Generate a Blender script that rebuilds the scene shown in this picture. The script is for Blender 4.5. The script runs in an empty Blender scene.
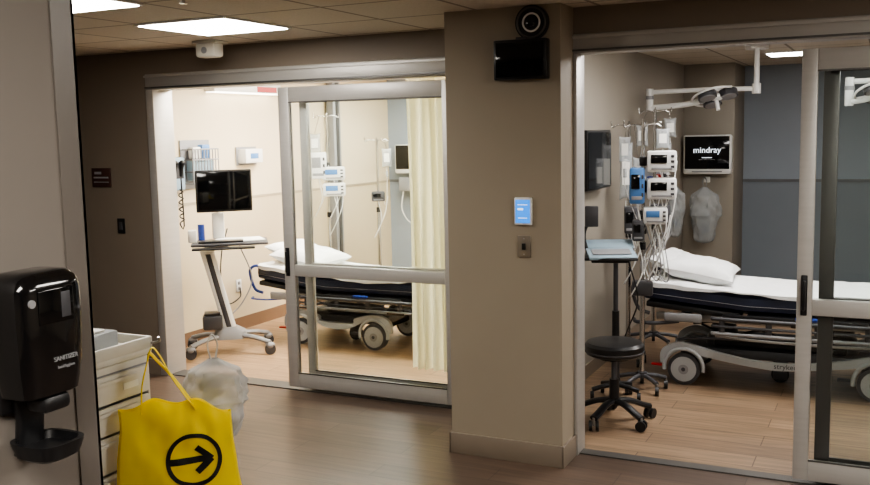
import bpy, bmesh, math, random
from mathutils import Vector, Matrix, noise, Euler
random.seed(4)
S=bpy.context.scene
try: S.view_settings.look='AgX - Medium High Contrast'
except Exception: pass
def lin(v):
    v/=255.0
    return v/12.92 if v<=0.04045 else ((v+0.055)/1.055)**2.4
def C(r,g,b): return (lin(r),lin(g),lin(b),1)
def mk(name,col,rough=0.5,metal=0.0,var=0.06,scale=8,emis=None,es=0,bump=0.0,coat=0,stretch=(1,1,1),transl=0):
    m=bpy.data.materials.new(name); m.use_nodes=True
    nt=m.node_tree; p=nt.nodes['Principled BSDF']
    p.inputs['Roughness'].default_value=rough; p.inputs['Metallic'].default_value=metal
    if coat: p.inputs['Coat Weight'].default_value=coat
    tc=nt.nodes.new('ShaderNodeTexCoord'); mp=nt.nodes.new('ShaderNodeMapping'); mp.inputs['Scale'].default_value=stretch
    n=nt.nodes.new('ShaderNodeTexNoise'); n.inputs['Scale'].default_value=scale; n.inputs['Detail'].default_value=4
    r=nt.nodes.new('ShaderNodeValToRGB')
    r.color_ramp.elements[0].position=.3; r.color_ramp.elements[1].position=.7
    r.color_ramp.elements[0].color=(col[0]*(1-var),col[1]*(1-var),col[2]*(1-var),1)
    r.color_ramp.elements[1].color=(min(1,col[0]*(1+var)),min(1,col[1]*(1+var)),min(1,col[2]*(1+var)),1)
    nt.links.new(tc.outputs['Object'],mp.inputs[0]); nt.links.new(mp.outputs[0],n.inputs['Vector']); nt.links.new(n.outputs['Fac'],r.inputs[0]); nt.links.new(r.outputs[0],p.inputs['Base Color'])
    if bump:
        b=nt.nodes.new('ShaderNodeBump'); b.inputs['Strength'].default_value=bump; b.inputs['Distance'].default_value=.01
        nt.links.new(n.outputs['Fac'],b.inputs['Height']); nt.links.new(b.outputs[0],p.inputs['Normal'])
    if emis:
        p.inputs['Emission Color'].default_value=emis; p.inputs['Emission Strength'].default_value=es
    if transl:
        t=nt.nodes.new('ShaderNodeBsdfTranslucent'); nt.links.new(r.outputs[0],t.inputs[0])
        mx=nt.nodes.new('ShaderNodeMixShader'); mx.inputs[0].default_value=transl
        o=[q for q in nt.nodes if q.type=='OUTPUT_MATERIAL'][0]
        nt.links.new(p.outputs[0],mx.inputs[1]); nt.links.new(t.outputs[0],mx.inputs[2]); nt.links.new(mx.outputs[0],o.inputs[0])
    return m
def glassmat(name,tint=(.95,.97,.965,1),rough=0.0,diff=0,dcol=(.9,.9,.9,1)):
    m=bpy.data.materials.new(name); m.use_nodes=True; nt=m.node_tree
    for n in list(nt.nodes):
        if n.type!='OUTPUT_MATERIAL': nt.nodes.remove(n)
    out=[n for n in nt.nodes if n.type=='OUTPUT_MATERIAL'][0]
    t=nt.nodes.new('ShaderNodeBsdfTransparent'); t.inputs[0].default_value=tint
    g=nt.nodes.new('ShaderNodeBsdfGlossy'); g.inputs['Roughness'].default_value=rough
    mx=nt.nodes.new('ShaderNodeMixShader'); 
    fr=nt.nodes.new('ShaderNodeFresnel'); fr.inputs[0].default_value=1.35
    nt.links.new(fr.outputs[0],mx.inputs[0])
    nt.links.new(t.outputs[0],mx.inputs[1]); nt.links.new(g.outputs[0],mx.inputs[2])
    last=mx
    if diff:
        d=nt.nodes.new('ShaderNodeBsdfDiffuse'); d.inputs[0].default_value=dcol
        m2=nt.nodes.new('ShaderNodeMixShader'); m2.inputs[0].default_value=diff
        nt.links.new(mx.outputs[0],m2.inputs[1]); nt.links.new(d.outputs[0],m2.inputs[2]); last=m2
    nt.links.new(last.outputs[0],out.inputs[0])
    return m
def brickmat(name,c1,c2,mort,w,h,ms,rough,offx=0,offy=0,offset=0.5,grain=0.0,spec=.5):
    m=bpy.data.materials.new(name); m.use_nodes=True; nt=m.node_tree; p=nt.nodes['Principled BSDF']
    p.inputs['Roughness'].default_value=rough; p.inputs['Specular IOR Level'].default_value=spec
    tc=nt.nodes.new('ShaderNodeTexCoord'); mp=nt.nodes.new('ShaderNodeMapping')
    mp.inputs['Location'].default_value=(offx,offy,0)
    b=nt.nodes.new('ShaderNodeTexBrick'); b.offset=offset; b.inputs['Scale'].default_value=1
    b.inputs['Color1'].default_value=c1; b.inputs['Color2'].default_value=c2; b.inputs['Mortar'].default_value=mort
    b.inputs['Mortar Size'].default_value=ms; b.inputs['Brick Width'].default_value=w; b.inputs['Row Height'].default_value=h
    b.inputs['Mortar Smooth'].default_value=.1
    nt.links.new(tc.outputs['Object'],mp.inputs[0]); nt.links.new(mp.outputs[0],b.inputs['Vector'])
    mp2=nt.nodes.new('ShaderNodeMapping'); mp2.inputs['Scale'].default_value=(1.2,16,1) if grain>0 else (30,30,30)
    n=nt.nodes.new('ShaderNodeTexNoise'); n.inputs['Scale'].default_value=2.2; n.inputs['Detail'].default_value=6; n.inputs['Distortion'].default_value=.6
    nt.links.new(tc.outputs['Object'],mp2.inputs[0]); nt.links.new(mp2.outputs[0],n.inputs['Vector'])
    r=nt.nodes.new('ShaderNodeValToRGB'); g=abs(grain) if grain else .1
    r.color_ramp.elements[0].position=.3;r.color_ramp.elements[1].position=.7
    r.color_ramp.elements[0].color=(1-g,1-g,1-g,1); r.color_ramp.elements[1].color=(1,1,1,1)
    nt.links.new(n.outputs['Fac'],r.inputs[0])
    mx=nt.nodes.new('ShaderNodeMix'); mx.data_type='RGBA'; mx.blend_type='MULTIPLY'; mx.inputs['Factor'].default_value=1
    nt.links.new(b.outputs['Color'],mx.inputs['A']); nt.links.new(r.outputs[0],mx.inputs['B'])
    nt.links.new(mx.outputs['Result'],p.inputs['Base Color'])
    return m

M={}
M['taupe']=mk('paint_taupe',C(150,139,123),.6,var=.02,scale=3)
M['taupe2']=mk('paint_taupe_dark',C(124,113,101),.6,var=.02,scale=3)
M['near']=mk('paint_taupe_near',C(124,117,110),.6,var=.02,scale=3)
M['cream']=mk('paint_cream',C(214,200,172),.6,var=.02,scale=3)
M['creamlow']=mk('wall_protection_cream',C(204,189,160),.4,var=.02,scale=3)
M['creamrail']=mk('rail_cream',C(168,156,134),.4,var=.02,scale=3)
M['greige']=mk('paint_greige',C(148,141,130),.6,var=.02,scale=3)
M['blue']=mk('paint_bluegray',C(146,155,165),.6,var=.02,scale=3)
M['bluelow']=mk('wall_protection_gray',C(126,134,143),.4,var=.02,scale=3)
M['railgray']=mk('rail_gray',C(105,108,112),.4,var=.02)
M['base']=mk('rubber_base',C(128,116,103),.45,var=.03)
M['basedk']=mk('rubber_base_brown',C(120,95,75),.45,var=.03)
M['alu']=mk('brushed_aluminium',C(180,177,173),.42,.35,var=.03,scale=3,stretch=(1,1,20))
M['alud']=mk('anodised_dark',C(95,93,91),.4,.5,var=.04)
M['guard']=mk('corner_guard',C(110,104,98),.35,var=.02)
M['chrome']=mk('chrome',C(205,205,205),.18,1,var=.02)
M['steel']=mk('steel',C(165,164,162),.3,.7,var=.05)
M['black']=mk('black_plastic',C(24,24,26),.35,var=.1)
M['blackg']=mk('black_gloss',C(14,14,16),.12,var=.1,coat=.5)
M['screen']=mk('screen_glass',C(10,11,13),.08,var=.05)
M['dgray']=mk('dark_gray_plastic',C(66,66,70),.45,var=.06)
M['gray']=mk('gray_plastic',C(140,140,142),.45,var=.04)
M['shroud']=mk('shroud_gray',C(168,170,172),.4,var=.03)
M['white']=mk('white_plastic',C(225,225,223),.35,var=.02)
M['offw']=mk('offwhite_plastic',C(212,208,197),.45,var=.03)
M['sheet']=mk('sheet_cotton',C(230,231,231),.85,var=.03,scale=20,bump=.25)
M['navy']=mk('navy_vinyl',C(36,42,62),.4,var=.08)
M['blu']=mk('blue_plastic',C(35,62,140),.35,var=.05)
M['lblue']=mk('pump_blue',C(80,125,180),.35,var=.05)
M['slate']=mk('laptop_bluegray',C(150,172,186),.35,var=.04)
M['yellow']=mk('tote_yellow',(.99,.77,.006,1),.6,var=.04,scale=10,bump=.15,transl=.2)
M['ink']=mk('ink_black',C(18,18,18),.6)
M['red']=mk('red_plastic',C(170,35,30),.4)
M['maroon']=mk('sign_maroon',C(62,38,34),.5)
M['brass']=mk('bronze_plate',C(140,130,118),.35,.4)
M['paper']=mk('paper',C(235,235,230),.8,var=.02)
M['curtain']=mk('curtain_cream',C(232,227,200),.9,var=.04,scale=25,transl=.5)
M['tile']=brickmat('ceiling_tile',C(208,199,184),C(212,204,190),C(150,141,128),.61,.61,.012,.9,offx=3.83+.61*10,offy=-4.09+.61*10,offset=0,grain=-.12)
M['wood']=brickmat('vinyl_plank_light',C(182,150,116),C(162,132,101),C(112,90,70),1.22,.18,.003,.38,grain=.4)
M['wood2']=brickmat('vinyl_plank_room',C(164,138,112),C(142,118,96),C(98,80,65),1.22,.18,.003,.38,grain=.45)
M['hall']=brickmat('vinyl_plank_hall',C(104,87,75),C(90,75,65),C(72,60,52),1.22,.18,.003,.34,grain=.38)
M['glass']=glassmat('door_glass')
M['poly']=glassmat('clear_polythene',tint=(.9,.92,.93,1),diff=.30,rough=.2,dcol=(.75,.78,.8,1))
M['polyw']=glassmat('white_polythene',tint=(.88,.88,.88,1),diff=.45,rough=.2,dcol=(.8,.8,.79,1))
M['lcd']=mk('lcd_blue',C(40,120,215),.3,emis=C(40,135,235),es=1.3)
M['lcdw']=mk('lcd_text',C(230,235,240),.3,emis=C(220,230,240),es=1.5)
def lightmat(n,col,s): return mk(n,(1,1,1,1),.5,var=0,emis=col,es=s)
M['Lhall']=lightmat('led_panel_hall',(1,.95,.87,1),32)
M['Lleft']=lightmat('added_panel_left',(1,.94,.84,1),52)  # emission for the unseen panels added in the left room
M['Lright']=lightmat('led_panel_dim',(1,.96,.92,1),26)
M['Lval']=lightmat('wall_light',(1,.95,.85,1),6)

def catmull(P,n=8,closed=False):
    P=[Vector(p) for p in P]
    if len(P)<3 and not closed: return P
    out=[]; N=len(P)
    rng=range(N) if closed else range(N-1)
    for i in rng:
        if closed: a,b,c,d=P[(i-1)%N],P[i],P[(i+1)%N],P[(i+2)%N]
        else:
            a=P[i-1] if i>0 else P[0]*2-P[1]; b=P[i]; c=P[i+1]; d=P[i+2] if i+2<N else P[-1]*2-P[-2]
        for k in range(n):
            t=k/n
            out.append(.5*((2*b)+(c-a)*t+(2*a-5*b+4*c-d)*t*t+(3*b-a-3*c+d)*t**3))
    if not closed: out.append(P[-1])
    return out
def sering(cx,cy,z,rx,ry,n=28,p=3.0):
    o=[]
    for i in range(n):
        t=2*math.pi*i/n; c,s=math.cos(t),math.sin(t)
        o.append(Vector((cx+rx*math.copysign(abs(c)**(2/p),c),cy+ry*math.copysign(abs(s)**(2/p),s),z)))
    return o
class B:
    def __init__(s,name,loc=(0,0,0),rz=0,rot=None):
        s.name=name; s.loc=loc; s.rot=rot or (0,0,math.radians(rz)); s.bm=bmesh.new(); s.mats=[]
    def mi(s,k):
        m=M[k]
        if m not in s.mats: s.mats.append(m)
        return s.mats.index(m)
    def add(s,t,k,mat=None,flat=False):
        i=s.mi(k)
        for f in t.faces: f.material_index=i; f.smooth=not flat
        if mat is not None: t.transform(mat)
        me=bpy.data.meshes.new('tmp'); t.to_mesh(me); t.free(); s.bm.from_mesh(me); bpy.data.meshes.remove(me)
        return s
    def box(s,c,d,k,bev=0,rot=(0,0,0),seg=2):
        t=bmesh.new(); bmesh.ops.create_cube(t,size=1); bmesh.ops.scale(t,vec=d,verts=t.verts)
        if bev: bmesh.ops.bevel(t,geom=t.edges[:],offset=min(bev,min(d)*.48),segments=seg,affect='EDGES',profile=.5)
        return s.add(t,k,Matrix.Translation(c)@Euler([math.radians(a) for a in rot]).to_matrix().to_4x4())
    def bx(s,x0,x1,y0,y1,z0,z1,k,bev=0):
        return s.box(((x0+x1)/2,(y0+y1)/2,(z0+z1)/2),(x1-x0,y1-y0,z1-z0),k,bev)
    def cyl(s,p,q,r,k,r2=None,seg=24):
        p=Vector(p);q=Vector(q);d=q-p
        t=bmesh.new(); bmesh.ops.create_cone(t,cap_ends=True,segments=seg,radius1=r,radius2=r if r2 is None else r2,depth=d.length)
        return s.add(t,k,Matrix.Translation((p+q)/2)@d.to_track_quat('Z','Y').to_matrix().to_4x4())
    def sph(s,c,r,k,seg=20):
        t=bmesh.new(); bmesh.ops.create_uvsphere(t,u_segments=seg,v_segments=seg//2+2,radius=1)
        r=(r,r,r) if not hasattr(r,'__len__') else r
        return s.add(t,k,Matrix.Translation(c)@Matrix.Diagonal((*r,1)))
    def tube(s,P,r,k,n=6,closed=False,seg=10,smooth=True,flat=None):
        P=catmull(P,n,closed) if smooth else [Vector(p) for p in P]
        t=bmesh.new(); rings=[]; N=len(P); up=None
        for i in range(N):
            if closed: d=P[(i+1)%N]-P[i-1]
            else: d=P[min(i+1,N-1)]-P[max(i-1,0)]
            d.normalize()
            if up is None:
                up=Vector((0,0,1)) if abs(d.z)<.9 else Vector((1,0,0))
            sd=d.cross(up).normalized(); up=sd.cross(d).normalized()
            ra,rb=(r,r) if flat is None else (r,flat)
            rings.append([t.verts.new(P[i]+sd*math.cos(2*math.pi*j/seg)*ra+up*math.sin(2*math.pi*j/seg)*rb) for j in range(seg)])
        for i in range(N if closed else N-1):
            a,b=rings[i],rings[(i+1)%N]
            for j in range(seg): t.faces.new((a[j],a[(j+1)%seg],b[(j+1)%seg],b[j]))
        if not closed:
            t.faces.new(rings[0][::-1]); t.faces.new(rings[-1])
        return s.add(t,k)
    def loft(s,rings,k,cap=True):
        t=bmesh.new(); V=[[t.verts.new(p) for p in r] for r in rings]; n=len(V[0])
        for a,b in zip(V,V[1:]):
            for j in range(n): t.faces.new((a[j],a[(j+1)%n],b[(j+1)%n],b[j]))
        if cap: t.faces.new(V[0][::-1]); t.faces.new(V[-1])
        bmesh.ops.recalc_face_normals(t,faces=t.faces[:])
        return s.add(t,k)
    def surf(s,f,nu,nv,k):
        t=bmesh.new(); V=[[t.verts.new(f(i/nu,j/nv)) for j in range(nv+1)] for i in range(nu+1)]
        for i in range(nu):
            for j in range(nv): t.faces.new((V[i][j],V[i+1][j],V[i+1][j+1],V[i][j+1]))
        return s.add(t,k)
    def prism(s,pts,off,k,smooth_n=0):
        pts=[Vector(p) for p in pts]
        if smooth_n: pts=catmull(pts,smooth_n,True)
        t=bmesh.new(); a=[t.verts.new(p) for p in pts]; b=[t.verts.new(p+Vector(off)) for p in pts]; n=len(a)
        t.faces.new(a[::-1]); t.faces.new(b)
        for j in range(n): t.faces.new((a[j],a[(j+1)%n],b[(j+1)%n],b[j]))
        bmesh.ops.recalc_face_normals(t,faces=t.faces[:])
        return s.add(t,k)
    def text(s,body,size,c,k,rx=90,rz=0,th=.001):
        cu=bpy.data.curves.new('t','FONT'); cu.body=body; cu.size=size; cu.align_x='CENTER'; cu.align_y='CENTER'; cu.extrude=th
        o=bpy.data.objects.new('t',cu); S.collection.objects.link(o); bpy.context.view_layer.update()
        me=bpy.data.meshes.new_from_object(o.evaluated_get(bpy.context.evaluated_depsgraph_get()))
        t=bmesh.new(); t.from_mesh(me); bpy.data.objects.remove(o); bpy.data.meshes.remove(me); bpy.data.curves.remove(cu)
        return s.add(t,k,Matrix.Translation(c)@Matrix.Rotation(math.radians(rz),4,'Z')@Matrix.Rotation(math.radians(rx),4,'X'),flat=True)
    def pillow(s,c,a,b,h,k,rot=(0,0,0)):
        R=Euler([math.radians(x) for x in rot]).to_matrix()
        for sg in (1,-1):
            def f(u,v):
                u=2*u-1;v=2*v-1
                e=max(0,(1-u**4))**.5*max(0,(1-v**4))**.5
                x=a*u*(1-.10*(1-abs(v)**2)*abs(u)**3); y=b*v*(1-.10*(1-abs(u)**2)*abs(v)**3)
                z=sg*h*e*(1+.25*noise.noise(Vector((u*2.2,v*2.2,3)))+.10*noise.noise(Vector((u*6,v*6,7)))) 
                return Vector(c)+R@Vector((x,y,z))
            s.surf(f,24,24,k)
        return s
    def done(s):
        me=bpy.data.meshes.new(s.name); s.bm.to_mesh(me); s.bm.free()
        for m in s.mats: me.materials.append(m)
        try: me.set_sharp_from_angle(angle=math.radians(38))
        except Exception: pass
        o=bpy.data.objects.new(s.name,me); S.collection.objects.link(o); o.location=s.loc; o.rotation_euler=s.rot
        return o
def slab(name,x0,x1,y0,y1,z0,z1,k,bev=0):
    b=B(name); b.bx(x0,x1,y0,y1,z0,z1,k,bev); return b.done()

H=2.44
# ---------------- room shell
b=B('floor'); b.bx(-8,4,-2.5,4.95,-.1,0,'hall'); b.bx(-8,-2.25,4.95,5.45,-.1,0,'hall'); b.done()
b=B('floor'); b.bx(-8,-2.1,5.45,10.8,-.1,0,'wood'); b.done()
b=B('floor'); b.bx(-2.25,4,4.95,5.45,-.1,0,'wood2'); b.bx(-2.1,4,5.45,10.8,-.1,0,'wood2'); b.done()
b=B('ceiling'); b.bx(-8,4,-2.5,10.8,H,H+.1,'tile'); b.done()
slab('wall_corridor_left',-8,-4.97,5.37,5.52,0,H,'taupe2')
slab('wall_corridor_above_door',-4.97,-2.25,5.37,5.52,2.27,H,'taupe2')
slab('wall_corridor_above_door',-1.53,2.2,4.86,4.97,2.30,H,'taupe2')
slab('wall_corridor_right',2.2,4,4.86,4.97,0,H,'taupe')
slab('wall_column',-2.18,-1.53,4.64,4.97,0,H,'taupe')
b=B('wall_partition'); b.bx(-2.25,-2.1,4.97,9.95,0,H,'cream'); b.bx(-2.1,-1.95,4.97,10.8,0,H,'greige'); b.done()
b=B('wall_room_left'); b.bx(-5.6,-5.45,5.52,10.1,0,H,'cream'); b.bx(-5.45,-5.442,5.52,9.95,.12,1.22,'creamlow'); b.bx(-5.45,-5.435,5.52,9.95,1.22,1.245,'creamrail'); b.done()
b=B('wall_room_back'); b.bx(-5.6,-2.1,9.95,10.1,0,H,'blue'); b.bx(-5.45,-2.25,9.935,9.95,1.22,1.25,'railgray'); b.done()
b=B('wall_chase'); b.bx(-1.95,-1.44,9.95,10.65,0,H,'greige',.004); b.done()
b=B('wall_room_back'); b.bx(-1.95,2.75,10.65,10.8,0,H,'blue'); b.bx(-1.44,2.6,10.64,10.65,.1,1.2,'bluelow'); b.bx(-1.44,2.6,10.625,10.65,1.2,1.23,'railgray');b.done()
slab('wall_room_right',2.6,2.75,4.97,10.65,0,H,'greige')
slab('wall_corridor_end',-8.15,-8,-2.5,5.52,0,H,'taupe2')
slab('wall_corridor_behind',-8,4,-2.65,-2.5,0,H,'taupe')
slab('wall_corridor_east',4,4.15,-2.5,4.97,0,H,'taupe')
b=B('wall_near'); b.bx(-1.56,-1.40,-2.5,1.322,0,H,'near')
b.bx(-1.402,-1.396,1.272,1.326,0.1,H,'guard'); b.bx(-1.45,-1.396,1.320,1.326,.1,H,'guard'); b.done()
# baseboards
b=B('baseboard_column'); b.bx(-2.19,-1.52,4.625,4.64,0,.12,'base',.003); b.bx(-1.53,-1.517,4.625,4.85,0,.12,'base',.003); b.bx(-2.193,-2.18,4.625,4.97,0,.12,'base',.003); b.done()
slab('baseboard_corridor',-8,-4.97,5.357,5.37,0,.12,'base')
slab('baseboard_room_left',-5.45,-5.43,5.55,9.95,0,.12,'basedk')
slab('baseboard_room_partition',-1.95,-1.937,4.97,9.95,0,.1,'base')
slab('baseboard_room_back',-1.44,2.6,10.62,10.65,0,.1,'base')

# ---------------- door frames & sliding doors
def frame(name,x0,x1,y0,y1,ztop,hb,jw=.07,jw2=None):
    b=B(name)
    b.bx(x0,x1,y0,y1,hb,ztop,'alu',.004)
    b.bx(x0,x1,y0-.012,y0,hb+.01,hb+.02,'alud'); b.bx(x0,x1,y0-.012,y0,ztop-.025,ztop-.01,'alu')
    b.bx(x0,x0+jw,y0,y1,0,hb,'alu',.004); b.bx(x1-.07,x1,y0,y1,0,hb,'alu',.004)
    b.bx(x0+jw,x1-.07,y0+.03,y1-.03,0,.008,'alud')
    return b.done()
def leaf(name,x0,x1,y,zb,zt,zm,handle=None,sw=.085,k='alu'):
    b=B(name); t=.022
    b.bx(x0,x0+sw,y-t,y+t,zb,zt,k,.004); b.bx(x1-sw,x1,y-t,y+t,zb,zt,k,.004)
    b.bx(x0+sw,x1-sw,y-t,y+t,zt-.1,zt,k,.004); b.bx(x0+sw,x1-sw,y-t,y+t,zb,zb+.1,k,.004)
    if zm: b.bx(x0+sw,x1-sw,y-t,y+t,zm-.04,zm+.04,k,.004)
    b.bx(x0+sw,x1-sw,y-.004,y+.004,zb+.1,zt-.1,'glass')
    for zz in (zb+.1,zt-.108): b.bx(x0+sw,x1-sw,y-t-.002,y-t+.002,zz,zz+.008,'alud')
    if handle:
        hx=handle
        b.box((hx,y-t-.006,zm+.06),(.03,.012,.20),'black',.004)
        b.box((hx,y-t-.02,zm+.06),(.016,.02,.15),'black',.006); 
    return b.done()
frame('door_frame',-4.97,-2.25,5.36,5.57,2.27,2.157)
leaf('door_1',-3.80,-2.47,5.395,.03,2.13,.865,handle=-3.765)
leaf('door_2',-3.70,-2.33,5.50,.03,2.13,.865,sw=.06)
frame('door_frame',-1.53,2.2,4.85,4.99,2.30,2.20,jw=.02)
leaf('door_3',-.395,1.0,4.880,.03,2.16,.91,handle=-.36,sw=.072)
leaf('door_4',-.30,1.05,4.955,.03,2.16,.91,sw=.07,k='alud')

# ---------------- ceiling lights, seen and added
def panel(name,x0,x1,y0,y1,k):
    b=B(name); b.bx(x0-.012,x1+.012,y0-.012,y1+.012,H-.012,H-.001,'white'); b.bx(x0+.008,x1-.008,y0+.008,y1-.008,H-.016,H-.012,k); return b.done()
panel('added_ceiling_light',-3.83,-3.22,4.09,4.70,'Lhall')
panel('added_ceiling_light',-3.83,-3.22,2.87,3.48,'Lhall')
panel('added_ceiling_light',.44,1.05,2.26,3.48,'Lhall')  # out of view, added to keep the column lit
panel('added_ceiling_light',-.78,-.17,-.78,.44,'Lhall')  # added overhead, unseen, to light column and dispenser
panel('added_ceiling_light',2.27,2.88,1.65,2.87,'Lhall')  # added off to the right, unseen, as column fill
panel('added_ceiling_light',-4.6,-4.0,6.2,7.4,'Lleft')  # hidden by the header, added to brighten the left room
panel('added_ceiling_light',-4.6,-4.0,8.2,9.4,'Lleft')  # second hidden panel added for the left room's brightness
panel('added_ceiling_light',-3.2,-2.6,6.6,7.8,'Lleft')  # third hidden panel added as left room fill
panel('added_ceiling_light',-1.02,-.68,8.8,9.2,'Lright')
panel('added_ceiling_light',.4,1.0,6.4,7.6,'Lright')  # unseen, added above the bed to light the right room
panel('added_ceiling_light',-1.1,-.5,5.6,6.8,'Lright')  # another unseen panel added for light in the right room
b=B('wall_light_fixture',(-5.45,7.1,2.2)); b.bx(0.0,.12,-.5,.5,0,.09,'white',.01); b.bx(.01,.11,-.48,.48,-.006,0,'Lval'); b.bx(.12,.125,.12,.42,.01,.06,'red'); b.done()
b=B('ceiling_sensor',(-4.12,5.08,H)); b.box((0,0,-.01),(.2,.14,.02),'offw',.006); b.box((0,-.01,-.06),(.16,.11,.10),'offw',.02); b.cyl((0,-.062,-.065),(0,-.07,-.065),.022,'gray'); b.done()
b=B('fire_sprinkler',(-2.9,3.4,H)); b.cyl((0,0,0),(0,0,-.008),.035,'white'); b.cyl((0,0,-.008),(0,0,-.035),.01,'chrome'); b.cyl((0,0,-.035),(0,0,-.038),.018,'chrome'); b.done()

# ---------------- column items
b=B('wall_speaker',(-1.675,4.64,2.35)); b.cyl((0,0,0),(0,-.03,0),.088,'black',seg=40); 
for r in (.076,.045): b.tube([(r*math.cos(t*math.pi/8),-.031,r*math.sin(t*math.pi/8)) for t in range(16)],.005,'white' if r<.05 else 'alud',closed=True,n=3)
b.sph((0,-.03,0),(.03,.014,.03),'blackg'); b.done()
b=B('corridor_display',(-1.73,4.64,2.165)); b.box((0,-.03,0),(.29,.06,.205),'black',.008); b.box((0,-.062,0),(.26,.004,.175),'screen',.001); b.box((0,-.02,.105),(.06,.03,.02),'dgray',.003); b.done()
b=B('thermostat_panel',(-1.735,4.64,1.378)); b.box((0,-.01,0),(.098,.02,.145),'white',.006); b.box((0,-.021,.0),(.080,.003,.122),'lcd',.001)
b.box((0,-.023,.035),(.055,.001,.003),'lcdw'); b.box((-.012,-.023,.012),(.03,.001,.010),'lcdw'); b.box((0,-.023,-.035),(.05,.001,.003),'lcdw');b.done()
b=B('light_switch',(-1.735,4.64,1.19)); b.box((0,-.004,0),(.072,.008,.115),'brass',.002); b.box((0,-.01,0),(.02,.01,.034),'black',.002)
for z in (.042,-.042): b.cyl((0,-.008,z),(0,-.01,z),.004,'steel',seg=10)
b.done()
b=B('room_sign',(-5.46,5.37,1.51)); b.box((0,-.006,0),(.19,.012,.145),'maroon',.003); b.box((0,-.013,.0),(.15,.002,.012),'gray'); b.box((-.03,-.013,.035),(.07,.002,.02),'gray'); b.box((0,-.013,-.035),(.15,.002,.006),'gray'); b.done()
b=B('light_switch',(-5.29,5.37,1.14)); b.box((0,-.004,0),(.072,.008,.115),'black',.002); b.box((0,-.01,0),(.03,.008,.06),'dgray',.002); b.done()

# ---------------- sanitizer dispenser
b=B('hand_sanitizer_dispenser',(-1.40,1.150,1.466),rz=90)
b.box((0,-.008,-.02),(.11,.016,.25),'black',.006)
b.loft([sering(0,-.052,z,rx,ry,32,4) for z,rx,ry in ((-.115,.050,.030),(-.108,.062,.042),(-.06,.070,.050),(.03,.074,.053),(.080,.073,.052),(.098,.066,.048),(.108,.052,.038),(.111,.03,.02))],'blackg')
b.box((0,-.104,.05),(.075,.004,.06),'screen',.004); b.box((.02,-.1065,.05),(.02,.001,.045),'dgray',.001)
b.cyl((-.05,-.102,.06),(-.05,-.106,.06),.007,'gray'); b.text('SANITIZER',.011,(.015,-.104,-.045),'gray'); b.text('hand hygiene',.007,(.015,-.1035,-.06),'gray')
b.box((0,-.07,-.125),(.06,.05,.03),'black',.01)
b.loft([sering(0,y,z,rx,ry,24,4) for z,y,rx,ry in ((-.225,-.012,.03,.008),(-.16,-.02,.026,.012),(-.12,-.02,.035,.012))],'black')
b.loft([sering(0,-.06,z,rx,ry,32,3.2) for z,rx,ry in ((-.228,.035,.035),(-.221,.045,.048),(-.198,.052,.056),(-.194,.052,.056),(-.194,.045,.048),(-.208,.041,.044))],'black')
b.done()

# ---------------- supply cart
b=B('supply_cart')
x0,x1,y0,y1=-3.17,-2.69,2.22,2.84
b.bx(x0,x1,y0,y1,.12,.93,'offw',.012)
b.bx(x0-.01,x1+.012,y0-.01,y1+.012,.93,.965,'offw',.015)
for (a,c,d,e) in ((x0-.01,x1+.012,y1-.005,y1+.012),(x0-.01,x1+.012,y0-.01,y0+.007),(x0-.01,x0+.007,y0,y1),(x1-.005,x1+.012,y0,y1)):
    b.bx(a,c,d,e,.955,1.005,'offw',.008)
z=.90
for hgt in (.12,.12,.15,.17,.17):
    b.bx(x1,x1+.004,y0+.02,y1-.02,z-hgt-.004,z+.002,'gray')
    b.bx(x1,x1+.018,y0+.03,y1-.03,z-hgt+.008,z-.004,'offw',.006)
    b.bx(x1+.016,x1+.034,y0+.1,y1-.1,z-.036,z-.018,'offw',.006)
    b.bx(x1+.014,x1+.020,y1-.17,y1-.09,z-.075,z-.05,'paper')
    z-=hgt
for x in (x0+.07,x1-.07):
    for y in (y0+.07,y1-.07):
        b.cyl((x,y,.12),(x,y,.09),.014,'steel'); b.cyl((x,y-.015,.05),(x,y+.015,.05),.05,'black')
b.tube([(x1-.02,y1+.005,.97),(x1+.05,y1-.0,.985),(x1+.085,y1-.03,1.0),(x1+.09,y1-.04,1.015)],.005,'steel')
b.done()
b=B('storage_bin',(-2.88,2.6,.966)); b.box((0,0,.04),(.24,.30,.075),'poly',.01); b.box((0,0,.028),(.19,.24,.04),'gray',.008); b.box((.03,.05,.08),(.14,.1,.012),'paper',.003); b.done()

# ---------------- tote bag
b=B('tote_bag',(-2.465,2.725,.375),rz=42)
W,HT=.245,.42
def bagy(x,z,sg=-1):
    u=max(-1,min(1,x/W)); v=z/HT
    e=max(0,1-abs(u)**3)**.5
    return sg*(.058*e*(1-.75*v)+.004)+ .016*noise.noise(Vector((x*8,z*8,sg)))*e +.007*noise.noise(Vector((x*22,z*14,sg)))*e - .01*v
def bagx(u,v): 
    return W*u*(1-.14*math.sin(v*math.pi/2)) + .010*noise.noise(Vector((v*3,u,5)))
def topz(u): return HT*(1 - .10*abs(u)**1.5 - .03*math.cos(u*8) - .05*u)
for sg in (-1,1):
    def f(u,v,sg=sg):
        uu=2*u-1; zz=v*topz(uu); x=bagx(uu,v)
        return Vector((x,bagy(x*.98,zz,sg) if abs(uu)<1 else 0,zz))
    b.surf(f,44,36,'yellow')
b.surf(lambda u,v:Vector(((2*u-1)*W,(2*v-1)*.055*max(0,1-abs(2*u-1)**3)**.5,0.002)),16,4,'yellow')
for sg,dz,ax in ((-1,0,-.075),(1,-.02,-.085)):
    b.tube([(-.125,sg*.022,.38),(-.118,sg*.02,.48),(-.095,sg*.008,.57),(ax,0,.63+dz),(ax+.03,sg*.005,.595+dz),(.0,sg*.016,.50),(.075,sg*.022,.38)],.015,'yellow',flat=.0025,seg=8)
LX,LZ,LR=.06,.185,.106
def dq(Q,k='ink'):
    t=bmesh.new()
    for q in Q: t.faces.new([t.verts.new((x,bagy(x,z)-.005,z)) for x,z in q])
    b.add(t,k)
Q=[]
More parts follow.
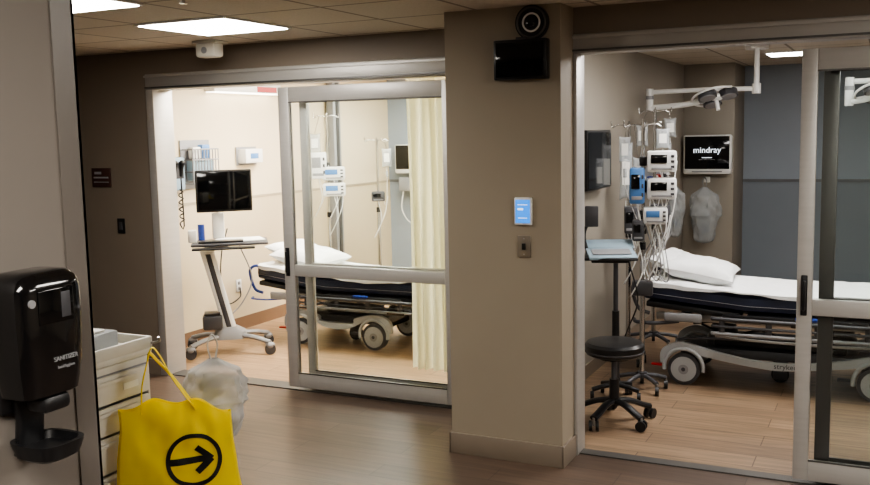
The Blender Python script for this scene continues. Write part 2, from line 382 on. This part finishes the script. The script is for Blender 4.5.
for i in range(64):
    a,c=2*math.pi*i/64,2*math.pi*(i+1)/64
    r2=LR-.016
    Q.append([(LX+LR*math.cos(a),LZ+LR*math.sin(a)),(LX+LR*math.cos(c),LZ+LR*math.sin(c)),(LX+r2*math.cos(c),LZ+r2*math.sin(c)),(LX+r2*math.cos(a),LZ+r2*math.sin(a))])
for i in range(14):
    xa=-.095+.15*i/14; xb=xa+.15/14
    for z0_,z1_ in ((-.013,0),(0,.013)):
        Q.append([(LX+xa,LZ+z0_),(LX+xb,LZ+z0_),(LX+xb,LZ+z1_),(LX+xa,LZ+z1_)])
def strip(ax,az,bx_,bz,w,n=8):
    d=Vector((bx_-ax,bz-az)); nn=Vector((-d.y,d.x)).normalized()*w
    for i in range(n):
        p=Vector((ax,az))+d*i/n; q=Vector((ax,az))+d*(i+1)/n
        Q.append([(LX+p.x-nn.x,LZ+p.y-nn.y),(LX+q.x-nn.x,LZ+q.y-nn.y),(LX+q.x+nn.x,LZ+q.y+nn.y),(LX+p.x+nn.x,LZ+p.y+nn.y)])
strip(.01,.05,.068,-.002,.012); strip(.01,-.05,.068,.002,.012)
dq(Q)
b.done()
# ---------------- plastic bag
def polybag(name,loc,r,k,rz=0,seed=1,neck=.12,label=False,post=None):
    b=B(name,loc,rz)
    def f(u,v):
        th=2*math.pi*u
        w=(.55+.45*math.sin(math.pi*min(1,v*1.3)*.5)) if v<.5 else 1-.35*((v-.5)/.5)**2
        w*=(min(1,v/.06))**.5 if v<.06 else 1
        if v>.86: w*=1-.75*((v-.86)/.14)
        w=max(w,.03)
        n=noise.noise(Vector((math.cos(th)*1.8,math.sin(th)*1.8,v*3+seed)))*.25+noise.noise(Vector((math.cos(th)*5,math.sin(th)*5,v*9+seed)))*.16
        return Vector((r[0]*w*(1+n)*math.copysign(abs(math.cos(th))**.7,math.cos(th)),r[1]*w*(1+n)*math.sin(th),r[2]*(2*v-1)))
    b.surf(f,48,36,k)
    b.tube([(-.01,0,r[2]*.98),(-.02,0,r[2]+neck*.6),(0,0,r[2]+neck),(.02,0,r[2]+neck*.6),(.01,0,r[2]*.98)],.004,k)
    if label:
        b.cyl((0,0,-.6*r[2]),(0,0,.1*r[2]),r[1]*.6,'poly'); b.cyl((0,0,.1*r[2]),(0,0,.2*r[2]),r[1]*.66,'white'); b.cyl((0,0,-.58*r[2]),(0,0,-.4*r[2]),r[1]*.57,'lblue')
        b.tube([(0,0,.2*r[2]),(.03,0,.6*r[2]),(-.03,0,.5*r[2]),(0,.0,.95*r[2])],.006,'white')
    return b
b=polybag('plastic_bag',(-2.53,3.04,.70),(.13,.09,.18),'polyw',rz=42,seed=2,neck=.1)
b.box((.0,0,-.06),(.12,.06,.12),'offw',.01,rot=(0,14,10)); b.box((-.02,.01,.05),(.08,.04,.09),'dgray',.01,rot=(0,-20,0)); b.box((.05,0,-.1),(.05,.05,.08),'lblue',.01); b.done()

# ---------------- hospital bed
def bed(name,loc,w1,w2,L=2.15,txt=False,inc=.10,rz=0,dz=0,hk='blu'):
    b=B(name,loc,rz); W=.36
    def zo(x): return inc*max(0,1-x/.7)
    def mring(x,z0,z1,w):
        o=[]; cz=(z0+z1)/2; hz=(z1-z0)/2
        for p in sering(0,0,0,w,hz,24,5): o.append(Vector((x,p.x,cz+p.y+zo(x))))
        return o
    xs=[0,.02,.35,.68,.72,1.2,1.7,L-.02,L]
    b.loft([mring(x,.535,.672,W-.02 if x in(0,L) else W) for x in xs],'navy')
    b.loft([mring(x,.588,.596,W+.003) for x in xs[1:-1]],'gray')
    for x0_,x1_ in ((.02,.66),(.70,L-.02)):
        zc=.515+ (zo(x0_)+zo(x1_))/2; an=math.degrees(math.atan2(zo(x0_)-zo(x1_),x1_-x0_))
        b.box(((x0_+x1_)/2,0,zc),(x1_-x0_,.72,.04),'black',.01,rot=(0,an,0))
    def sf(u,v):
        x=.03+(L-.08)*u; s=(2*v-1); y=s*(W+.028)
        wr=.014*noise.noise(Vector((x*5,y*7,1)))+.009*noise.noise(Vector((x*14,y*11,4)))
        if abs(y)<=W: z=.684+wr
        else:
            d=abs(y)-W; z=.684-d*(1.0+.5*math.sin(x*7)+.8*noise.noise(Vector((x*6,0,s*3)))); y=math.copysign(W+.010+.006*math.sin(x*23),y)
        return Vector((x,y,z+zo(x)+.002))
    b.surf(sf,110,40,'sheet')
    b.pillow((.34,.0,.755+zo(.34)),.25,.31,.07,'sheet',rot=(0,10,4))
    b.pillow((.14,.05,.78+zo(.1)),.13,.28,.05,'sheet',rot=(0,20,-6))
    for sg in (-1,1):
        y=sg*.405
        for z,r in ((.505,.014),(.455,.010),(.405,.013)):
            b.tube([(.48,y,z),(.55,y+sg*.012,z),(1.1,y+sg*.015,z),(1.62,y+sg*.012,z),(1.72,y,z-.01)],r,'gray' if z==.405 else 'dgray')
        for x in (.55,.85,1.15,1.45,1.62): b.box((x,y+sg*.008,.457),(.04,.018,.13),'dgray',.006)
        b.box((1.0,y,.525),(.90,.03,.024),'black',.008); b.box((1.08,y-sg*-.004,.535),(.14,.034,.026),'blu',.01)
        b.tube([(.04,sg*.33,.50),(-.03,sg*.345,.53),(-.07,sg*.35,.60+inc*.4),(-.07,sg*.35,.67+inc*.5),(-.01,sg*.34,.70+inc*.5),(.05,sg*.345,.68+inc*.4)],.013,hk)
        b.tube([(.25,sg*.35,.46),(.1,sg*.37,.44),(-.04,sg*.37,.44),(-.07,sg*.33,.45)],.013,hk)
        b.box((L-.03,sg*.3,.56),(.05,.08,.05),'blu',.012)
        b.box((.28,sg*.37,.49),(.26,.03,.06),'gray',.012)
        b.tube([(.5,sg*.37,.38),(.8,sg*.38,.365),(1.3,sg*.38,.365),(1.6,sg*.37,.38)],.010,'steel')
    b.box((1.05,.26,.475),(1.95,.04,.05),'steel',.008); b.box((1.05,-.26,.475),(1.95,.04,.05),'steel',.008)
    for x in (.25,1.0,1.8): b.box((x,0,.47),(.05,.6,.04),'dgray',.008)
    wc=(w1+w2)/2
    for x in (w1+.22,w2-.22):
        b.loft([sering(x,0,z,a,c,24,3) for z,a,c in ((.24,.12,.14),(.30,.11,.13),(.36,.085,.10),(.42,.075,.09),(.48,.075,.09))],'dgray')
        b.cyl((x,0,.36),(x,0,.5),.05,'chrome')
    b.box((wc,0,.225),(w2-w1+.1,.42,.07),'dgray',.02)
    b.box((wc,0,.285),(w2-w1-.35,.34,.06),'black',.02)
    for sg in (-1,1):
        y=sg*.30
        P=[(w1-.16,.15),(w1-.15,.25),(w1-.02,.305),(w1+.18,.262),(wc-.15,.215),(wc+.15,.215),(w2-.18,.262),(w2+.02,.305),(w2+.15,.25),(w2+.16,.15),(w2+.12,.18),(w2,.255),(w2-.14,.215),(wc+.1,.165),(wc-.1,.165),(w1+.14,.215),(w1,.255),(w1-.12,.18)]
        b.prism([(x,y-.03 if sg<0 else y-.01,z) for x,z in P],(0,.04,0),'shroud',smooth_n=4)
        for x in (w1,w2):
            b.cyl((x,y-.028,.115),(x,y+.028,.115),.112,'dgray',seg=36); b.cyl((x,y-.036,.115),(x,y+.036,.115),.088,'shroud',seg=32); b.cyl((x,y-.04,.115),(x,y+.04,.115),.035,'gray'); b.cyl((x,y-.042,.115),(x,y+.042,.115),.014,'dgray')
            b.tube([(x+.135*math.cos(t),y-.03,.125+.135*math.sin(t)) for t in [math.pi*(-.05+1.1*i/10) for i in range(11)]],.014,'shroud')
            b.box((x,0,.17),(.05,.62,.05),'dgray',.01)
            b.box((x-.19,y,.13),(.08,.05,.015),'red' if x==w1 and sg<0 else 'dgray',.005)
        b.tube([(w1-.05,y,.32),(w1+.2,y,.345),(w2-.2,y,.345),(w2+.05,y,.32)],.010,'dgray')
    b.box((wc,0,.10),(.1,.05,.16),'dgray',.01); b.cyl((wc,-.02,.06),(wc,.02,.06),.06,'black')
    if txt: b.text('stryker',.05,(wc+.06,-.3335,.19),'dgray')
    b.tube([(w1+.1,-.2,.42),(w1+.3,-.27,.37),(w1+.5,-.2,.40),(w1+.7,-.26,.36),(w2-.1,-.2,.42)],.008,'black')
    b.cyl((L-.1,.38,.45),(L-.1,.38,.6),.012,'steel')
    b.box((L-.55,-.40,.40),(.16,.02,.1),'blackg',.01)
    if dz:
        for v in b.bm.verts:
            k=max(0,min(1,(v.co.z-.30)/.16)); v.co.z-=dz*k
    return b.done()
bed('hospital_bed',(-1.54,6.85,0),.28,1.50,txt=True,inc=.06,hk='dgray')
bed('hospital_bed',(-4.98,6.98,0),.42,1.15,L=1.95,inc=.08,dz=.07)

# ---------------- workstation cart (left room)
b=B('computer_workstation_cart',(-4.96,6.20,0),rz=38)
for a in (20,160,200,340):
    ca,sa=math.cos(math.radians(a)),math.sin(math.radians(a))
    e=(.34*ca,.30*sa*1.9,.10)
    b.tube([(0,0,.15),(e[0]*.6,e[1]*.6,.135),e],.026,'gray',flat=.02)
    b.cyl((e[0],e[1],.11),(e[0],e[1],.07),.012,'steel')
    b.cyl((e[0],e[1]-.03,.045),(e[0],e[1]-.008,.045),.045,'dgray'); b.cyl((e[0],e[1]+.008,.045),(e[0],e[1]+.03,.045),.045,'dgray')
    b.sph((e[0],e[1],.075),(.04,.04,.03),'gray')
b.loft([sering(x,0,z,a,c,24,3.5) for z,x,a,c in ((.12,0,.14,.10),(.18,0,.13,.09),(.22,-.01,.07,.06))],'gray')
b.loft([sering(x,0,z,a,c,20,3.5) for z,x,a,c in ((.18,.0,.060,.045),(.4,-.05,.055,.04),(.65,-.11,.055,.04),(.86,-.16,.060,.045))],'white')
b.loft([sering(x,-.040,z,.022,.010,12,3) for z,x in ((.22,-.008),(.5,-.075),(.84,-.153))],'dgray')
b.box((-.14,-.03,.27),(.16,.16,.12),'dgray',.02); b.box((-.14,-.03,.34),(.13,.13,.02),'black',.005)
b.box((-.08,0,.895),(.20,.14,.05),'white',.015)
b.box((.03,-.02,.93),(.62,.38,.022),'dgray',.01); b.box((-.02,-.23,.905),(.50,.10,.016),'black',.006)
b.box((-.04,-.10,.95),(.36,.13,.014),'black',.004); b.box((.18,.02,.947),(.24,.27,.008),'paper',rot=(0,0,8)); b.box((.02,.03,.951),(.2,.2,.006),'paper',rot=(0,0,-12))
b.tube([(-.06,.12,.93),(-.06,.12,1.1),(-.05,.1,1.32)],.018,'white'); b.box((-.06,.11,1.06),(.10,.06,.22),'white',.012)
b.box((.0,.06,1.355),(.46,.03,.35),'black',.01,rot=(0,0,6)); b.box((.002,.043,1.357),(.43,.004,.315),'screen',.001,rot=(0,0,6)); b.box((-.03,.09,1.33),(.12,.05,.12),'dgray',.01)
b.cyl((-.20,.07,.93),(-.20,.07,1.08),.028,'blu',seg=16); b.box((-.27,.0,.99),(.07,.12,.10),'white',.008)
b.tube([(.1,.15,.9),(.2,.18,.6),(.12,.16,.4),(.02,.1,.3)],.006,'gray')
b.done()

# ---------------- wall things left room
def onleft(name,y,z): return B(name,(-5.442,y,z),rz=90)
b=onleft('diagnostic_wall_set',6.13,1.50); b.box((0,-.03,0),(.20,.06,.28),'slate',.015); b.box((0,-.062,.03),(.15,.004,.14),'dgray')
for x in (-.04,.04):
    b.cyl((x,-.06,-.02),(x,-.08,.08),.018,'black'); b.sph((x,-.08,.09),.024,'black')
    b.tube([(x,-.05,-.08)]+[(x+.02*math.cos(i*1.9),-.05+.02*math.sin(i*1.9),-.1-i*.018) for i in range(20)]+[(x,-.06,-.02)],.006,'black',n=3)
b.done()
b=onleft('wire_basket',6.43,1.55)
for zz in (-.14,-.04,.06,.15): b.tube([(-.17,0,zz),(-.17,-.12,zz),(.17,-.12,zz),(.17,0,zz)],.006,'gray',smooth=False)
for i in range(10): b.cyl((-.17+.0377*i,-.12,-.14),(-.17+.0377*i,-.12,.15),.005,'gray',seg=8)
b.box((0,-.06,-.03),(.28,.09,.18),'slate',.02); b.box((0,-.004,.02),(.38,.008,.42),'gray',.004); b.box((.05,-.06,.13),(.10,.06,.12),'lblue',.01); b.box((-.07,-.06,.12),(.10,.06,.10),'white',.01); b.done()
b=onleft('glove_box_holder',7.15,1.62); b.box((0,-.05,0),(.26,.10,.13),'white',.008); b.box((0,-.102,0),(.12,.004,.05),'lblue',.01); b.box((0,-.004,0),(.30,.008,.17),'gray'); b.done()
b=onleft('wall_outlet',6.95,.42); b.box((0,-.004,0),(.075,.01,.115),'white',.003); b.box((0,-.011,.025),(.03,.006,.03),'gray',.002); b.box((0,-.011,-.025),(.03,.006,.03),'gray',.002)
b.tube([(0,-.02,-.02),(-.05,-.05,-.1),(-.25,-.06,-.12),(-.32,-.06,.1),(-.28,-.05,.35),(-.15,-.02,.55)],.006,'black'); b.done()
b=onleft('equipment_rail',8.62,0); b.box((0,-.06,1.25),(.15,.09,2.3),'gray',.012); b.box((0,-.108,1.25),(.05,.01,2.25),'alud'); 
for z in (.9,1.3,1.7): b.box((0,-.02,z),(.18,.04,.06),'steel',.006)
b.done()

# ---------------- IV poles
def ivpole(name,loc,h,items,rz=0,R=.26,bags=(),cords=True):
    b=B(name,loc,rz)
    for i in range(5):
        a=2*math.pi*i/5+.3; e=(R*math.cos(a),R*math.sin(a))
        b.tube([(0,0,.11),(e[0]*.5,e[1]*.5,.10),(e[0],e[1],.08)],.015,'dgray')
        b.cyl((e[0]-.012,e[1],.032),(e[0]+.012,e[1],.032),.032,'black',seg=18); b.cyl((e[0],e[1],.08),(e[0],e[1],.05),.008,'steel',seg=10)
    b.cyl((0,0,.09),(0,0,.13),.035,'dgray'); b.cyl((0,0,.1),(0,0,1.0),.018,'chrome'); b.cyl((0,0,1.0),(0,0,h),.013,'chrome'); b.cyl((0,0,.98),(0,0,1.03),.022,'black')
    for a in (0,90,180,270):
        c,s_=math.cos(math.radians(a)),math.sin(math.radians(a))
        b.tube([(0,0,h-.02),(.08*c,.08*s_,h-.01),(.12*c,.12*s_,h-.03),(.13*c,.13*s_,h+.015)],.005,'chrome')
    for (dx,z,w,hh,k,scr) in items:
        b.box((dx,-.07,z),(w,.13,hh),k,.015); b.box((0,-.02,z),(.05,.06,.06),'black',.006)
        b.box((dx*.5,-.03,z),(abs(dx)+.02,.03,.04),'dgray',.006)
        b.box((dx-.1*w,-.137,z+.12*hh),(w*.55,.005,hh*.4),scr,.001)
        for j in range(3): b.box((dx+.36*w,-.137,z-.25*hh+j*.25*hh),(w*.12,.005,hh*.12),'dgray',.002)
        b.box((dx,-.137,z-.33*hh),(w*.7,.005,hh*.1),'gray',.001)
        if cords: b.tube([(dx,-.1,z-hh/2),(dx+.03,-.12,z-hh/2-.2),(dx-.05,-.1,z-hh/2-.38),(dx+.06,-.08,z-hh/2-.15),(dx+.1,-.05,z)],.004,'white')
    for (dx,dy,z,w,hh) in bags:
        b.pillow((dx,dy,z),w,hh,.022,'poly',rot=(90,0,0)); b.box((dx,dy-.024,z),(w*1.1,.002,hh*.9),'paper')
        b.tube([(dx,dy,z+hh*.9),(dx*.9,dy*.9,z+hh+.04),(dx*.6,dy*.6,h-.02)],.003,'chrome')
        b.tube([(dx,dy,z-hh),(dx,dy,z-hh-.15),(dx*.5+.03,dy,z-hh-.4),(dx*.3,dy-.03,z-hh-.25)],.003,'white'); b.cyl((dx,dy,z-hh-.04),(dx,dy,z-hh-.1),.012,'poly',seg=12)
    return b
b=ivpole('iv_pole',(-1.50,6.30,0),1.84,[(.12,1.58,.19,.14,'white','screen'),(.12,1.40,.19,.14,'white','screen'),(-.04,1.42,.10,.24,'lblue','screen'),(.08,1.22,.16,.11,'white','lblue'),(-.03,1.12,.08,.14,'dgray','screen')],bags=[(-.12,.02,1.66,.04,.09),(.13,.04,1.73,.045,.07)],rz=14,R=.17)
for i in range(5):
    x=.02+i*.025
    b.tube([(x,-.09,1.15),(x+.05,-.11,.95-.03*i),(x+.02,-.1,.78),(x-.03,-.06,.9),(x+.07,-.04,1.1)],.004,'white' if i%2 else 'gray')
b.box((.0,-.03,.72),(.14,.10,.10),'dgray',.015); b.done()
ivpole('iv_pole',(-1.72,7.62,0),1.95,[(.04,1.12,.16,.14,'dgray','screen')],bags=[(-.10,.02,1.74,.05,.09),(.12,.0,1.80,.05,.08)],rz=14,R=.2).done()
ivpole('iv_pole',(-1.77,6.98,0),1.84,[(.02,1.12,.10,.20,'dgray','screen')],bags=[(-.02,-.02,1.48,.05,.22),(.07,.03,1.45,.04,.14)],rz=14,R=.13).done()
ivpole('iv_pole',(-5.05,7.95,0),2.0,[(.06,1.42,.22,.13,'white','lblue'),(.06,1.26,.22,.13,'white','lblue'),(-.09,1.5,.16,.26,'white','gray')],bags=[(-.12,.0,1.72,.06,.10)],rz=30,R=.22).done()
ivpole('iv_pole',(-4.85,8.6,0),1.75,[(0,1.15,.14,.10,'dgray','screen')],bags=[(.1,.0,1.55,.05,.1)],rz=30,R=.22).done()

# ---------------- wall monitors
b=B('patient_monitor',(-1.68,9.95,1.52)); b.box((0,-.05,-.02),(.12,.10,.12),'dgray',.01); b.box((0,-.12,0),(.48,.07,.40),'white',.02); b.box((0,-.157,.02),(.44,.006,.33),'screen',.002); b.box((0,-.157,-.172),(.3,.004,.012),'gray')
b.text('mindray',.085,(0,-.162,.045),'lcdw'); b.box((0,-.162,-.03),(.10,.002,.006),'lcdw'); b.box((0,-.162,-.05),(.16,.002,.004),'gray'); b.done()
b=B('vital_signs_monitor',(-5.08,9.95,1.50)); b.box((0,-.05,-.02),(.12,.10,.12),'dgray',.01); b.box((0,-.12,0),(.42,.07,.34),'white',.02); b.box((0,-.157,.02),(.38,.006,.28),'screen',.002); b.box((0,-.12,-.3),(.3,.12,.16),'gray',.015); b.box((0,-.06,-.2),(.06,.1,.2),'dgray',.01)
b.tube([(-.1,-.15,-.36),(-.12,-.16,-.6),(0,-.15,-.75),(.08,-.15,-.5),(.1,-.15,-.36)],.006,'white'); b.done()
b=B('wall_television',(-1.95,6.50,1.585),rz=90); b.box((0,-.03,0),(.2,.06,.2),'dgray',.01); b.box((0,-.075,0),(.60,.04,.42),'black',.01); b.box((0,-.097,0),(.57,.003,.385),'screen'); b.done()
b=polybag('suction_canister_bag',(-1.70,9.80,.90),(.15,.09,.29),'poly',seed=7,neck=.1,label=True); b.box((0,.135,.36),(.06,.03,.06),'white',.005); b.tube([(0,.13,.37),(0,.05,.37),(0,0,.385),(0,-.02,.40)],.006,'chrome'); b.done()
polybag('oxygen_tubing_bag',(-1.36,7.42,.98),(.09,.07,.25),'poly',seed=4,neck=.12,label=True).done() if False else None
b=B('medical_gas_panel',(-1.95,8.6,1.35),rz=90); b.box((0,-.015,0),(1.0,.03,.2),'gray',.006)
for i,k in enumerate(('blu','white','red','dgray','white')): b.cyl((-.36+.17*i,-.03,0),(-.36+.17*i,-.08,0),.03,k); b.cyl((-.36+.17*i,-.08,0),(-.36+.17*i,-.08,-.1),.02,'poly')
b.done()
b=polybag('oxygen_tubing_bag',(-1.78,8.75,1.02),(.10,.08,.24),'poly',rz=90,seed=4,neck=.08,label=True); b.tube([(0,.16,.34),(0,.05,.34),(0,0,.335)],.006,'chrome'); b.done()

# ---------------- laptop stand + stool
b=B('laptop_stand',(-1.61,6.02,0),rz=15)
for i in range(5):
    a=2*math.pi*i/5+.9; e=(.16*math.cos(a),.16*math.sin(a))
    b.tube([(0,0,.10),(e[0]*.5,e[1]*.5,.09),(e[0],e[1],.07)],.016,'black'); b.cyl((e[0]-.012,e[1],.03),(e[0]+.012,e[1],.03),.03,'black',seg=18)
b.cyl((0,0,.08),(0,0,.6),.024,'black'); b.cyl((0,0,.6),(0,0,.93),.016,'dgray'); b.box((-.04,0,.94),(.24,.1,.03),'black',.008)
b.box((-.05,-.02,.965),(.38,.30,.018),'black',.008); b.box((-.03,-.04,.986),(.31,.24,.02),'slate',.006,rot=(8,0,8)); b.box((-.03,-.05,1.0),(.25,.12,.004),'gray',rot=(8,0,8)); b.box((-.04,.13,1.03),(.31,.10,.012),'slate',.004,rot=(28,0,8))
b.tube([(-.18,.05,.96),(-.21,.1,1.1),(-.16,.12,1.22)],.012,'black'); b.box((-.16,.1,1.22),(.09,.03,.14),'dgray',.008)
b.tube([(.08,-.1,.95),(.14,-.12,.7),(.08,-.08,.5),(.03,0,.35)],.005,'black'); b.done()
b=B('rolling_stool',(-1.49,5.54,0),rz=10)
for i in range(5):
    a=2*math.pi*i/5+.5; e=(.24*math.cos(a),.24*math.sin(a))
    b.tube([(0,0,.13),(e[0]*.4,e[1]*.4,.125),(e[0]*.8,e[1]*.8,.09),(e[0],e[1],.075)],.026,'black',flat=.018)
    for d in (-.022,.022):
        nx,ny=-math.sin(a+.6)*d,math.cos(a+.6)*d
        b.cyl((e[0]+nx*.5,e[1]+ny*.5,.032),(e[0]+nx*1.3,e[1]+ny*1.3,.032),.032,'black',seg=18)
    b.cyl((e[0],e[1],.03),(e[0],e[1],.08),.008,'steel',seg=10)
b.cyl((0,0,.10),(0,0,.27),.03,'black'); b.cyl((0,0,.27),(0,0,.42),.018,'dgray'); b.cyl((0,0,.40),(0,0,.425),.10,'black')
b.loft([sering(0,0,z,r,r,40,2) for z,r in ((.42,.155),(.43,.172),(.455,.18),(.485,.18),(.502,.165),(.508,.125),(.508,.05))],'black')
b.tube([(.176*math.cos(t*math.pi/12),.176*math.sin(t*math.pi/12),.447) for t in range(24)],.006,'dgray',closed=True,n=2); b.done()

# ---------------- exam lights
def exam(name,loc,arm,back,drop=.13,rz=0):
    b=B(name,loc,rz)
    b.cyl((0,0,0),(0,0,-.03),.09,'white'); b.cyl((0,0,-.03),(0,0,-.36),.022,'white'); b.cyl((0,0,-.30),(0,0,-.38),.035,'white')
    b.tube([(0,0,-.34),(-arm*.5,0,-.335),(-arm,0,-.34)],.020,'white'); b.cyl((-arm,0,-.31),(-arm,0,-.34-drop-.03),.030,'white'); b.cyl((-arm,0,-.37),(-arm,0,-.40),.034,'gray')
    z=-.34-drop
    b.tube([(-arm,0,z),(-arm+back*.5,-.03,z+.015),(-arm+back*.8,-.05,z+.045)],.024,'white')
    b.sph((-arm+back*.8,-.05,z+.05),.033,'gray')
    hx=-arm+back; hz=z+.075
    R=Euler((math.radians(-18),math.radians(-14),0)).to_matrix()
    for i in range(3):
        a=2*math.pi*i/3; p=R@Vector((.10*math.cos(a),.10*math.sin(a),0))+Vector((hx,-.05,hz)); n=R@Vector((0,0,1))
        b.cyl(p-n*.03,p+n*.02,.075,'dgray',seg=28); b.cyl(p+n*.02,p+n*.035,.075,'white',r2=.05,seg=28); b.cyl(p-n*.036,p-n*.03,.062,'gray',seg=28)
    b.sph((hx,-.05,hz),(.07,.07,.035),'white')
    n=R@Vector((0,0,1)); c0=Vector((hx,-.05,hz)); b.cyl(c0-n*.12,c0,.016,'white')
    b.tube([tuple(R@Vector((.19*math.cos(t*math.pi/5),.19*math.sin(t*math.pi/5),0))+c0) for t in range(3,10)],.009,'white')
    return b.done()
exam('surgical_light',(-.99,8.0,H),.86,.55)
exam('surgical_light',(.42,7.4,H),.70,.22,drop=.14)

# ---------------- curtain
b=B('privacy_curtain',(-3.05,5.85,0))
def cf(u,v):
    x=.62*u; f=math.sin(u*9*2*math.pi)*(.035+.012*v)+.008*noise.noise(Vector((u*6,v*3,2)))
    return Vector((x+.01*math.sin(v*4+u*20),f,.12+v*2.26))
b.surf(cf,180,16,'curtain'); b.bx(-.1,.7,-.012,.012,2.385,2.415,'alu'); 
for i in range(10): b.cyl((.03+i*.066,0,2.37),(.03+i*.066,0,2.39),.006,'white',seg=8)
for x in (-.08,.3,.68): b.cyl((x,0,2.41),(x,0,2.44),.008,'white',seg=10)
b.done()

# ---------------- world + camera
w=bpy.data.worlds.new('World'); S.world=w; w.use_nodes=True; w.node_tree.nodes['Background'].inputs[0].default_value=(.6,.6,.65,1); w.node_tree.nodes['Background'].inputs[1].default_value=.05
yaw,p,roll=math.radians(26),math.radians(6.7),.021
F0=Vector((-math.sin(yaw),math.cos(yaw),0)); R0=Vector((math.cos(yaw),math.sin(yaw),0)); Z=Vector((0,0,1))
F=F0*math.cos(p)-Z*math.sin(p); U0=F0*math.sin(p)+Z*math.cos(p)
Rr=(R0-U0*roll).normalized(); U=Rr.cross(F).normalized()
cam=bpy.data.cameras.new('camera'); co=bpy.data.objects.new('camera',cam); S.collection.objects.link(co)
mt=Matrix((Rr,U,-F)).transposed().to_4x4(); mt.translation=Vector((0,0,1.8)); co.matrix_world=mt
cam.sensor_width=36; cam.lens=36*935/870; cam.clip_start=.05
S.camera=co
